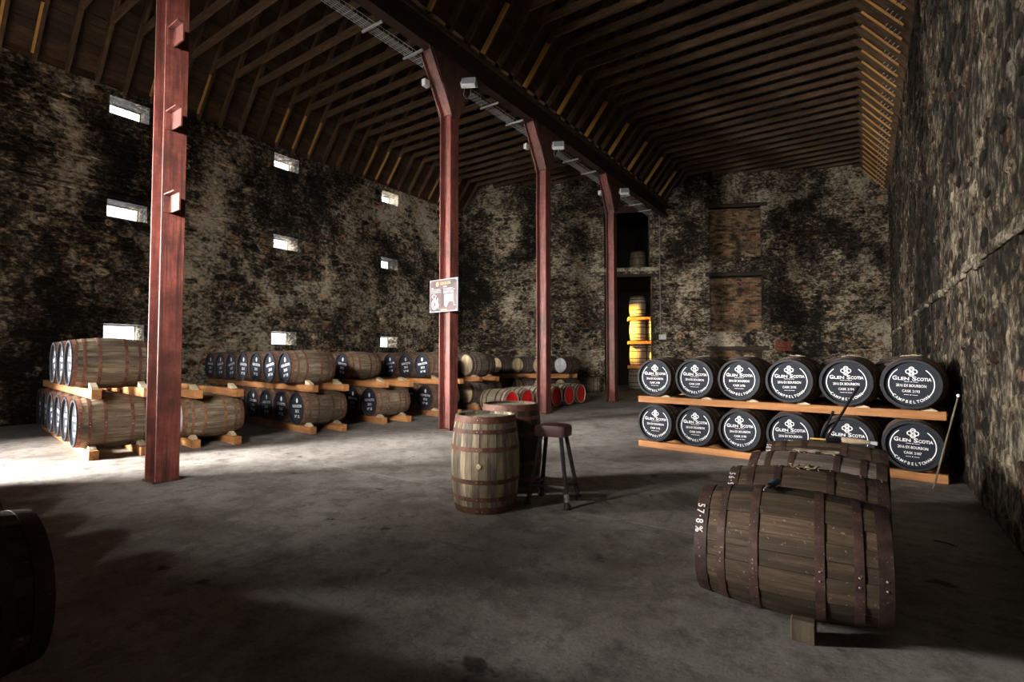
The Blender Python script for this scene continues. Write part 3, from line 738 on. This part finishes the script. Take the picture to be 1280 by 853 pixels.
# right-hand rack of twelve printed casks, a second rack behind it
Lp, Rp = (-3.06, 8.02), (.70, 7.52)
P0 = (-2.75, 8.02)                                                        # front of the leftmost head
zB = .10+ASB.r(.30); zT = zB+ASB.r(.30)+.10+ASB.r(.30)
for row, (z, n0, rn) in enumerate(((zT, 2198, 'upper'), (zB, 2192, 'lower'))):
    for k in range(6):
        p = off((-2.75, 7.97), k*.644 + (0 if row == 0 else -.0), .89/2)
        ordn = ['leftmost','second','third','fourth','fifth','rightmost'][k]
        cask((p[0], p[1], z), SK, ASB, 'black-headed cask lettered CASK %d, %s in the %s row of the right rack' % (n0-k, ordn, rn), 'w_grey', 'hoop_dk', 'black',
             lying=True, roll=R(90)*random.randrange(4), detail=True, letter=cask_lettering(str(n0-k), ASB.rh-.02), group='printed casks in the right rack', rim='blue_rim', letter_roll=random.uniform(-.06,.04))
    for k in range(5):
        p = off((-2.75, 7.97), k*.66+.33, .89/2+1.02)
        cask((p[0], p[1], z), SK, ASB, 'brown cask behind the %s row of the right rack, %s from the left' % (rn, ORD[k]), 'w_grey', 'hoop_dk', 'head_white', lying=True, roll=R(90)*random.randrange(4), group='casks behind the right rack')
for lvl, z, nm in ((0, 0, 'lower'), (1, zB+ASB.r(.30), 'upper')):
    for j, (b, nn) in enumerate(((.145, 'front'), (.745, 'rear'))):
        p = off((-2.75, 7.97), -.33, b)
        timber('rack_timber', p[0], p[1], z, 3.86, SK, .10, 'sawn %s timber under the %s printed casks of the right rack' % (nn, nm), group='right rack timbers')
    for j, b in enumerate((1.165, 1.765)):
        p = off((-2.75, 7.97), -.1, b)
        timber('rack_timber', p[0], p[1], z, 3.4, SK, .10, 'sawn %s timber under the %s casks behind the right rack' % (('near','far')[j], nm), group='timbers behind the right rack')
for k in range(6):
    p = off((-2.75, 7.97), k*.644+.16, .12); wedge(p[0], p[1], zB+ASB.r(.30)+.10, SK, 'pale wedge under the %s printed cask from the left, upper right rack' % ORD[k], .7)
# straw lying on top of the upper casks
for k in range(6):
    b = MB(); rr = random.Random(k)
    for q in range(14):
        x, y, a, l = rr.uniform(-.09,.09), rr.uniform(-.12,.12), rr.uniform(0,3), rr.uniform(.02,.05)
        z = .006*rr.random(); b.tube([(x-l*math.cos(a), y-l*math.sin(a), z-.5*x*x*3), (x+l*math.cos(a), y+l*math.sin(a), z+.012*rr.random()-.5*x*x*3)], .0035, 4)
    p = off((-2.75, 7.97), k*.644, .40); o = b.build('straw_tuft', M['burlap']); o.location = (p[0], p[1], zT+ASB.rb+.004)
    tag(o, 'tuft of straw on top of the %s printed cask from the left' % ORD[k], 'straw', 'straw on the right rack')

# left-hand stacks: rows run from the aisle towards the left wall
TB = .13
nums = iter(['136','34','118','52','97','20','141','63','88','12','75','109','46','131','28','57','93','16','122','39','81','104','67','25','112','50','98','33','71','125','44','86'])
_let = {}
def slet(Rh):
    n_ = next(nums, '40'); return stack_lettering('2013', n_, Rh)
def stack(nm, u0, v0, spec_, nb, nt, top_start=0, tu0=None, tv0=None, front='black', wood='w_mid', hoop='hoop', tb=TB, step=None, lettered=True, top_front=None, tim_len=5.7, top_tim=True, rowrim=None):
    st = step or spec_.rb*2+.012; r3 = spec_.r(.29)
    z1 = tb+r3; z2 = z1+r3+tb+r3; tu0 = u0 if tu0 is None else tu0; tv0 = v0 if tv0 is None else tv0
    for lvl, n, z, a, b, s0 in (('lower', nb, z1, u0, v0, 0), ('upper', nt, z2, tu0, tv0, top_start)):
        for k in range(s0, n):
            p = off((a, b), -k*st, spec_.L/2)
            fr = front if lvl == 'lower' else (top_front or front)
            ordn_ = ORD[k-s0]; desc = {'black':'black-headed', 'head_wood':'bare-headed', 'head_white':'white-headed', 'head_grey':'grey-headed'}[fr]
            cask((p[0], p[1], z), SK, spec_, '%s cask, %s from aisle, %s row of %s' % (desc, ORD[k-s0], lvl, nm), wood, hoop, fr, roll=R(90)*random.randrange(4),
                 letter=slet(spec_.rh-.02) if (fr == 'black' and lettered) else None, rim='blue_rim' if fr == 'black' else None, group='casks in the %s' % nm, letter_roll=random.uniform(-.12,.16), detail=(spec_ is HOG and k == s0 or nm == SB0 and k == 0))
    for lvl, z in (('lower', 0), ('upper', z1+r3)):
        if lvl == 'upper' and not top_tim: continue
        for j, b in enumerate((spec_.L/2-.29, spec_.L/2+.29)):
            ext = .40 if lvl == 'lower' else .46
            aa = (u0, v0) if lvl == 'lower' else (min(u0, tu0+.0), tv0 if nt else v0)
            p = off((u0, v0), ext - tim_len, b)
            timber('rack_timber', p[0], p[1], z, tim_len + (.1 if j else 0), SK, tb, '%s sawn timber under the %s casks of %s' % (('near','far')[j], lvl, nm), .12, 'timbers of the %s' % nm)
            q = off((u0, v0), spec_.rb*.62, b)
            wedge(q[0], q[1], z+tb, SK, 'wooden wedge on the %s %s timber of %s' % (('near','far')[j], lvl, nm))
SA, SB0, SB, SC1, SC2, SD = 'stack by the dark left corner', 'stack behind the nearest column', 'third stack from the left', 'fourth stack from the left', 'stack just left of sign column', 'stack just right of sign column'
stack(SA, -9.34, 2.5, HOG, 6, 3, tu0=-9.62, tv0=2.5, tim_len=5.2, wood='w_mid', hoop='hoop')
stack(SB0, -9.2, 3.80, BIG, 6, 0, front='head_white', hoop='hoop_or')
stack(SB, -9.05, 5.80, BIG, 7, 7, tu0=-9.3, tv0=5.70, step=.70)
stack(SC1, -9.1, 7.60, BIG, 7, 7, top_start=1, tu0=-9.65, tv0=7.72, step=.70)
stack(SC2, -9.1, 9.36, BIG, 7, 5, tu0=-9.24, tv0=9.40, step=.70)
stack(SD, -9.3, 11.2, BIG, 4, 4, front='head_wood', wood='w_grey', hoop='hoop_dk', step=.70, tim_len=3.6)
# bare-headed casks stepped along the back wall
EP = [(-11.12,15.15),(-10.43,15.52),(-9.74,15.88),(-9.05,16.24)]
zE = .1+ASB.r(.29); zE2 = zE+2*ASB.r(.29)+.16
for k, p in enumerate(EP):
    c = off(p, 0, ASB.L/2)
    cask((*c, zE), SK, ASB, 'bare-headed cask low against the back wall, %s from the left' % ORD[k], 'w_grey', 'hoop_dk', 'head_wood', group='casks along the back wall', roll=R(90)*random.randrange(4))
    cask((*c, zE2), SK, ASB, ('whitewashed-headed cask at the right end of the top row by the back wall' if k == 3 else 'bare-headed cask on the top row by the back wall, %s from the left' % ORD[k]), 'w_grey', 'hoop_dk', 'head_white' if k == 3 else 'head_wood', group='casks along the back wall', roll=R(90)*random.randrange(4))
ea = math.atan2(EP[3][1]-EP[0][1], EP[3][0]-EP[0][0])
for lvl, z, h in (('lower', 0, .1), ('upper', zE+ASB.r(.29), .16)):
    for j, b in enumerate((.16, .70)):
        p = off(EP[0], -.4, b-.2); timber('rack_timber', p[0], p[1], z, 3.0, ea, h, '%s sawn timber under the %s casks along the back wall' % (('near','far')[j], lvl), .11, 'timbers along the back wall')
# red-headed casks lying in front, heads towards the aisle
for k, v in enumerate((10.75, 11.47, 12.25, 13.05, 13.82, 14.6)):
    cask((-7.36-ASB.L/2, v, ASB.rb), R(90)+SK*.5, ASB, 'cask with a bright red head, %s from the left in the floor row' % ORD[k], 'w_pale', 'hoop', 'red_head', group='red-headed casks on the floor', roll=R(90)*random.randrange(4), rim=None)
cask((-9.56, 19.74, ASB.rb), R(90)+ang, ASB, 'dark cask lying alone against the back wall left of the doorway', 'w_mid', 'hoop_dk', 'head_grey')

# standing casks, used as a table
cask((-3.04, 3.97, .445), R(34), ASB, 'upright weathered cask with rusty hoops in the middle of the floor', 'w_tan', 'hoop', 'head_grey', lying=False, roll=R(-97), detail=True, bung=True)
cask((-3.26, 4.72, .465), R(80), spec(.93, .30, .345), 'upright darker cask standing behind the weathered upright cask', 'w_dark', 'hoop', 'head_grey', lying=False, roll=1.2, detail=True)

# four casks lying at the right front
for k, (v, w, pct) in enumerate(((3.22,'w_dark','57·8%'),(3.90,'w_dark','56·9%'),(4.57,'w_grey',None),(5.24,'w_dark','58%'))):
    c = cask((-.36+.02*k, v, .372), R(90+(2, 3, -2, 1)[k]), ASB,
         ['dark cask lying nearest the camera at the right with a chalked percentage', 'dark cask second from the front at the right with hessian at its bung', 'greyish dark cask third from the front at the right', 'dark cask farthest back of the right floor row carrying tools'][k],
         w, 'hoop_dk', 'head_grey', group='dark casks lying on the right floor', roll=R(90)*k, detail=True)
    c.rotation_euler.z = R(-90+(3,2,-2,1)[k])
    # chalk figures on the left hoop
    if pct:
        b = MB(); th0 = R((52, 66, 0, 70)[k]); cc = {}
        x = 0
        for ch in pct:
            g = text2d(ch, .02); sz = .062; L_ = (.020 if ch == '·' else (.052 if ch == '%' else .036))
            x += L_/2; r = ASB.r(.43*ASB.L)+.0065
            vs_ = []
            for px, py in g[0]:
                t = th0 - (x + px*sz*.8)/r; yy = -ASB.L/2+.008+py*sz*.85
                vs_.append((r*math.cos(t), yy, r*math.sin(t)))
            b.add(vs_, g[1]); x += L_/2
        o = b.build('chalk_mark', M['chalk'], c); o.location = (0,0,ASB.rb)
        o.rotation_euler = (0,0,0)
    MB().cbox(-.05, .05, -.05, .05, 0, .075, .006)
    for j, (dx, dv) in enumerate(((.06,-.26),(.06,.20))):
        if j == 1 and k != 3: continue
        o = MB().cbox(-.055, .055, -.05, .05, 0, .105 if j == 0 else .105, .006).build('chock', M['stick']); o.location = (-.34+dx, v+dv*.75, 0)
        tag(o, 'square wooden chock under the ' + ['nearest','second','third','farthest'][k] + ' dark cask of the right floor row' + (', rear side' if j else ''), 'chock')
# hessian at the bungs
for k, (v, w) in enumerate(((3.90, .16), (4.57, .30))):
    b = MB(); rr = random.Random(k+5); n = 9; zc = .372+ASB.rb; pts = []
    for i in range(n):
        for j in range(5):
            x = (i/(n-1)-.5)*w + rr.uniform(-.008,.008); y = (j/4-.5)*.09 + rr.uniform(-.015,.015)
            pts.append((x, y, math.sqrt(max(.01, ASB.rb**2-y*y))-ASB.rb+.006+rr.uniform(0,.016)))
    fs_ = [(i*5+j, (i+1)*5+j, (i+1)*5+j+1, i*5+j+1) for i in range(n-1) for j in range(4)]
    b.add(pts, fs_)
    for q in range(16):
        i = rr.randrange(n); y = rr.choice((-.05,.05)); x = (i/(n-1)-.5)*w; b.tube([(x, y, .004), (x+rr.uniform(-.03,.03), y*1.5, .001)], .003, 4)
    o = b.build('hessian_scrap', M['burlap']); o.location = (-.34+.02*k, v, zc+.002)
    md = o.modifiers.new('thick', 'SOLIDIFY'); md.thickness = .004
    tag(o, ['frayed hessian scrap at the bung of the second dark cask', 'long frayed hessian strip on the third dark cask'][k], 'cloth')

# dark casks in the near left corner
for k in range(2, 9):  # row continued out of view, added and stacked to cast the floor shadow
    for lv in (0, 1):
        if lv and k < 5: continue
        cask((-2.92-k*.70, .20, .47+lv*.79), R(182), BIG, 'unseen cask shading the floor, %s tier left of the corner casks, %s along' % (('lower','upper')[lv], ORD[k-2]), 'w_dark', 'hoop_dk', 'head_grey', roll=0, group='unseen casks shading the floor')
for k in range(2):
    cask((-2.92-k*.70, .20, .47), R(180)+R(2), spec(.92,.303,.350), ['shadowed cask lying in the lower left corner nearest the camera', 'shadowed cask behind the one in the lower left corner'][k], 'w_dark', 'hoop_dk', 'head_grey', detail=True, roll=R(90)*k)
for j, y in enumerate((-.08, .46)):
    timber('rack_timber', -8.9, y, .80, 3.0, 0, .13, 'sawn %s timber under the upper unseen casks shading the floor' % ('rear','front')[j], .11)
    timber('rack_timber', -8.9, y, 0, 6.4, 0, .13, 'sawn %s timber under the shadowed casks in the lower left corner' % ('rear','front')[j], .11)

# ---------------------------------------------------------------- stool
sx0, sy0 = -2.57, 4.47
st = tag(empty('bar_stool', (sx0, sy0, 0), R(9)), 'dark bar stool with worn maroon padded seat beside the upright casks', 'stool')
def pad():
    b = MB(); n = 8; vs_ = []; fs_ = []
    rows = [(.0,.86),(.004,.97),(.03,1.0),(.085,1.0),(.103,.95),(.110,.80)]
    for z, s in rows:
        for k in range(32):
            a = 2*math.pi*k/32; c, s2 = math.cos(a), math.sin(a); e = .28
            x = .165*s*math.copysign(abs(c)**e, c); y = .125*s*math.copysign(abs(s2)**e, s2); vs_.append((x, y, z+(.008*math.cos(x*8) if z > .1 else 0)))
    for i in range(len(rows)-1):
        for k in range(32): fs_.append((i*32+k, i*32+(k+1)%32, (i+1)*32+(k+1)%32, (i+1)*32+k))
    fs_ += [tuple(range(32))[::-1], tuple(range(5*32, 6*32))]
    return b.add(vs_, fs_)
o = pad().build('seat', M['leather'], st, True); o.location = (0,0,.655)
for a, b_ in ((-1,-1),(1,-1),(1,1),(-1,1)):
    top = Vector((a*.105, b_*.075, .66)); bot = Vector((a*.205, b_*.175, .0)); m1 = top.lerp(bot, .68)
    l = MB().tube([top, top.lerp(bot,.5), m1, bot+(top-bot)*.03], [.022,.022,.023,.024], 8).build('leg', M['stool'], st, True)
    f = MB().lathe([(0,0),(.036,0),(.038,.012),(.034,.035),(.026,.045)], 12).build('foot', M['stool'], l, True); f.location = bot
    if (a, b_) == (1, -1): MB().tube([bot.lerp(top,.09), bot.lerp(top,.2)], .0265, 8).build('worn_sleeve', M['zinc'], l)
def lp(a, b_, z): t = (.66-z)/.66; return Vector((a*(.105+.1*t), b_*(.075+.1*t), z))
for (p, q) in (((-1,-1),(1,-1)), ((1,-1),(1,1)), ((-1,-1),(-1,1)), ((-1,1),(1,1))):
    A, B_ = lp(*p, .185), lp(*q, .185); md_ = (A+B_)/2*.93; md_.z = .185
    MB().tube([A*1.0, A.lerp(md_,.5), md_, B_.lerp(md_,.5), B_], [.030,.020,.017,.020,.030], 8).build('stretcher', M['head_wood'] if p == (-1,1) else M['stool'], st, True)

# ---------------------------------------------------------------- tools on the casks and by the rack
kn = tag(empty('hand_tool', (-.44, 3.20, .372+ASB.rb+.016), R(78)), 'blue-handled cutting tool lying on the nearest dark cask', 'tool')
MB().tube([(-.02,0,0),(.0,0,0),(.05,0,.002),(.10,0,.003),(.125,0,.003)], [.013,.017,.019,.018,.010], 10).build('handle', M['blue'], kn, True)
MB().tube([(-.055,0,-.002),(-.045,0,-.001),(-.018,0,0)], [.014,.016,.015], 10).build('collar', M['black_metal'], kn, True)
MB().tube([(-.115,0,-.010),(-.09,0,-.007),(-.05,0,-.002)], [.003,.007,.008], 8).build('blade', M['zinc'], kn, True)
ml = tag(empty('mallet', (-.16, 5.24, .372+ASB.rb+.022), R(8)), 'wooden-handled mallet lying on the farthest dark cask', 'mallet')
MB().tube([(-.02,0,0),(.0,0,0),(.09,0,-.002),(.17,0,-.006),(.19,0,-.008)], [.016,.022,.024,.019,.012], 10).build('handle', M['cork'], ml, True)
MB().tube([(-.13,-.02,-.005),(-.06,-.008,0),(-.02,0,0)], [.020,.024,.018], 10).build('head', M['black_metal'], ml, True)
MB().tube([(.19,0,-.008),(.235,.004,-.012),(.245,.004,-.013)], [.012,.017,.010], 10).build('tip', M['frame_white'], ml, True)
o = tag(MB().tube([(0,0,0),(.20,-.01,.0)], .007, 6).build('pencil', M['yellow']), 'yellow wooden stick lying on the farthest dark cask', 'stick'); o.location = (-.41, 5.28, .372+ASB.rb+.012)
def rod(name, a, b, r, mat, label, cat, extra=None):
    root = tag(empty(name, a), label, cat); d = Vector(b)-Vector(a)
    MB().tube([(0,0,0), d*.5, d], r, 8).build('shaft', mat, root, True)
    if extra: extra(root, d)
    return root
def tipped(root, d): MB().tube([d*.99, d*1.035], [.012,.014], 8).build('tip', M['black_metal'], root)
zt = .372+ASB.rb
rod('sampling_rod', (-.32, 5.42, zt-.05), (-.06, 5.75, zt+.44), .011, M['black_metal'], 'long black sampling rod leaning up from behind the farthest dark cask', 'rod', tipped)
rod('sampling_rod', (-.36, 5.47, zt-.06), (-.25, 5.62, zt+.22), .010, M['black_metal'], 'short black rod standing beside the long sampling rod', 'rod', tipped)
def knob(root, d): MB().lathe([(0,.02),(.013,.014),(.016,0),(.012,-.016),(0,-.02)], 10, T(*(d*1.0))).build('knob', M['chalk'], root, True)
rod('dipstick', (.60, 7.30, .0), (.84, 7.38, 1.02), .009, M['stick'], 'thin brown dipstick with pale knob leaning at the right end of the rack', 'stick', knob)
# wire twig on the floor
o = tag(MB().tube([(0,0,.006),(.07,.02,.008),(.15,.01,.006),(.14,.04,.01)], .004, 5).build('wire_scrap', M['black_metal']), 'bent scrap of black wire on the floor by the right wall', 'wire'); o.location = (.42, 5.2, 0)
o.rotation_euler = (0,0,R(-35))

# ---------------------------------------------------------------- information sign on the second column
sg = tag(empty('information_sign', (-6.92+.02, 7.80-.17, 0), R(-4)), 'maroon and white printed information sign hung on the second red column', 'sign')
sg.location.z = 0
zs0, zs1 = 2.36, 3.02; hw = .40; sgm = .0
A = lambda m: (T(0,0,0) @ m)
MB().cbox(-hw, hw, -.012, .012, zs0, zs1, .004).build('panel', M['sign_edge'], sg)
MB().box(-hw+.02, hw-.02, -.0145, -.012, zs0+.02, zs1-.02).build('print', M['board_print'], sg)
FR = T(0, -.0165, (zs0+zs1)/2) @ Rx(R(90))
def sprint(name, fn, mat):
    b = MB(); fn(b); o = b.build(name, M[mat], sg); o.matrix_basis = FR; return o
def s_title(b):
    put_text(b, 'GLEN SCOTIA', .075, .06, .215, 1, .02, width=.30)
    b.add([(-.17,.235,0)] + [(-.17+.04*math.cos(i*math.pi/8), .235+.05*math.sin(i*math.pi/8), 0) for i in range(16)], [(0,i+1,(i+1)%16+1) for i in range(16)])
    for x in (-.06,-.01,.03,.07): ribbon(b, [(x,-.285),(x+.035,-.285)], .018)
sprint('title', s_title, 'sign_yellow')
def s_text(b):
    ribbon(b, [(-.35,.16),(-.28,.16)], .02); ribbon(b, [(.0,.175),(.10,.175)], .02)
    for y in (.13,.10,.07): ribbon(b, [(-.35,y),(-.07+.02*math.sin(y*90),y)], .012)
    for y in (.135,.105,.075,.05): ribbon(b, [(0,y),(.30+.03*math.sin(y*130),y)], .012)
    ribbon(b, arc(-.25,-.17,.075,0,360,20,.095), .03); ribbon(b, arc(-.24,-.17,.035,0,360,14,.06), .025)
    ribbon(b, [(-.33,-.02),(-.27,.04),(-.20,-.01),(-.26,-.06),(-.31,-.02)], .022); ribbon(b, [(-.15,-.05),(-.17,-.12),(-.14,-.18),(-.15,-.25)], .03)
    ribbon(b, [(-.23,-.04),(-.20,-.10),(-.15,-.08)], .025)
    b.add([(.04,.02,0),(.04,-.20,0),(.08,-.245,0),(.13,-.18,0),(.17,-.13,0),(.26,-.14,0),(.29,-.08,0),(.29,.02,0)], [tuple(range(8))])
    ribbon(b, [(.30,-.12),(.30,-.21),(.35,-.21)], .012)
sprint('white_drawings', s_text, 'sign_white')
def s_dark(b):
    ribbon(b, [(-.02,.13),(-.02,-.22)], .045); ribbon(b, [(.22,.265),(.37,.265)], .07); ribbon(b, [(-.37,-.29),(-.12,-.29)], .035)
sprint('dark_panels', s_dark, 'sign_dark')
for x in (-.36, .36):
    for z in (zs0+.035, zs1-.035): MB().lathe([(0,.006),(.008,.004),(.010,0)], 8, T(x,-.0145,z) @ Rx(R(90))).build('screw', M['zinc'], sg)

# ---------------------------------------------------------------- store room behind the back doorway
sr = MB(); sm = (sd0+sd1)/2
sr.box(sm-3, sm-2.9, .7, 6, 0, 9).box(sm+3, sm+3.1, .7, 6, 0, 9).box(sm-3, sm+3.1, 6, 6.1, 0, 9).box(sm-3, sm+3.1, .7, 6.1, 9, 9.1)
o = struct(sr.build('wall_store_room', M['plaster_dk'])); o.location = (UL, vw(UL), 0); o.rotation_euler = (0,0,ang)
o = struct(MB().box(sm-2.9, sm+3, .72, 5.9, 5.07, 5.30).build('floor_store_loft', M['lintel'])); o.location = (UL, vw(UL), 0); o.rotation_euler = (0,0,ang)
def pallet(p, z, label):
    r_ = tag(empty('pallet', (p.x, p.y, z), ang), label, 'pallet', 'store room pallets')
    for q in range(7): MB().box(-.5+q*.155, -.5+q*.155+.10, -.5, .5, .115, .135).build('deck_board', M['timber'], r_)
    for q in (-.5, -.05, .4): MB().box(-.5, .53, q, q+.10, .02, .115).build('bearer', M['timber'], r_)
    for q in (-.5,-.05,.43): MB().box(q, q+.1, -.5, .5, 0, .02).build('base_board', M['timber'], r_)
SRC = spec(.98, .33, .385)
zl = 0; ctr = WB(sd1-.42, 2.0, 0)
for lv in range(4):
    if lv: pallet(ctr, zl, ['', 'wooden pallet under the second tier of store room casks', 'wooden pallet under the third tier of store room casks', 'wooden pallet under the top tier of store room casks'][lv]); zl += .136
    for j, dx in enumerate((-.05, .76)):
        p = WB(sd1-.42+dx-(.0 if lv else .05), 2.0, 0)
        if lv == 3 and j: continue
        cask((p.x, p.y, zl+.49), random.uniform(0,6), SRC, '%s upright cask on tier %s of the lit store room stack' % (('left','right')[j], ['one','two','three','four'][lv]), 'w_pale', 'hoop_dk', 'head_grey', lying=False, group='store room casks')
    zl += .981
p = WB(sd1-.42, 2.0, 5.30); pallet(p, 5.30, 'wooden pallet on the store room loft under its cask')
cask((p.x, p.y, 5.30+.136+.49), 1, SRC, 'upright cask standing on the store room loft in the upper doorway', 'w_mid', 'hoop_dk', 'head_grey', lying=False)
lm = tag(empty('bulkhead_lamp', WB(sd0-.35, .78, 3.2), ang), 'warm bulkhead lamp on the store room wall beside the doorway', 'lamp')
MB().lathe([(0,.07),(.06,.055),(.09,.02),(.09,0)], 16, Rx(R(-90))).build('housing', M['grey_box'], lm, True)
d = bpy.data.lights.new('bulkhead_lamp_light', 'SPOT'); d.energy = 1500; d.color = (1.0, .58, .10); d.spot_size = R(84); d.spot_blend = .6; d.shadow_soft_size = .08
o = bpy.data.objects.new('bulkhead_lamp_light', d); col.objects.link(o); o.location = WB(sd0-.20, .95, 3.1)
o.rotation_euler = (WB(sd1-.35, 2.0, 2.6)-o.location).to_track_quat('-Z', 'Y').to_euler()
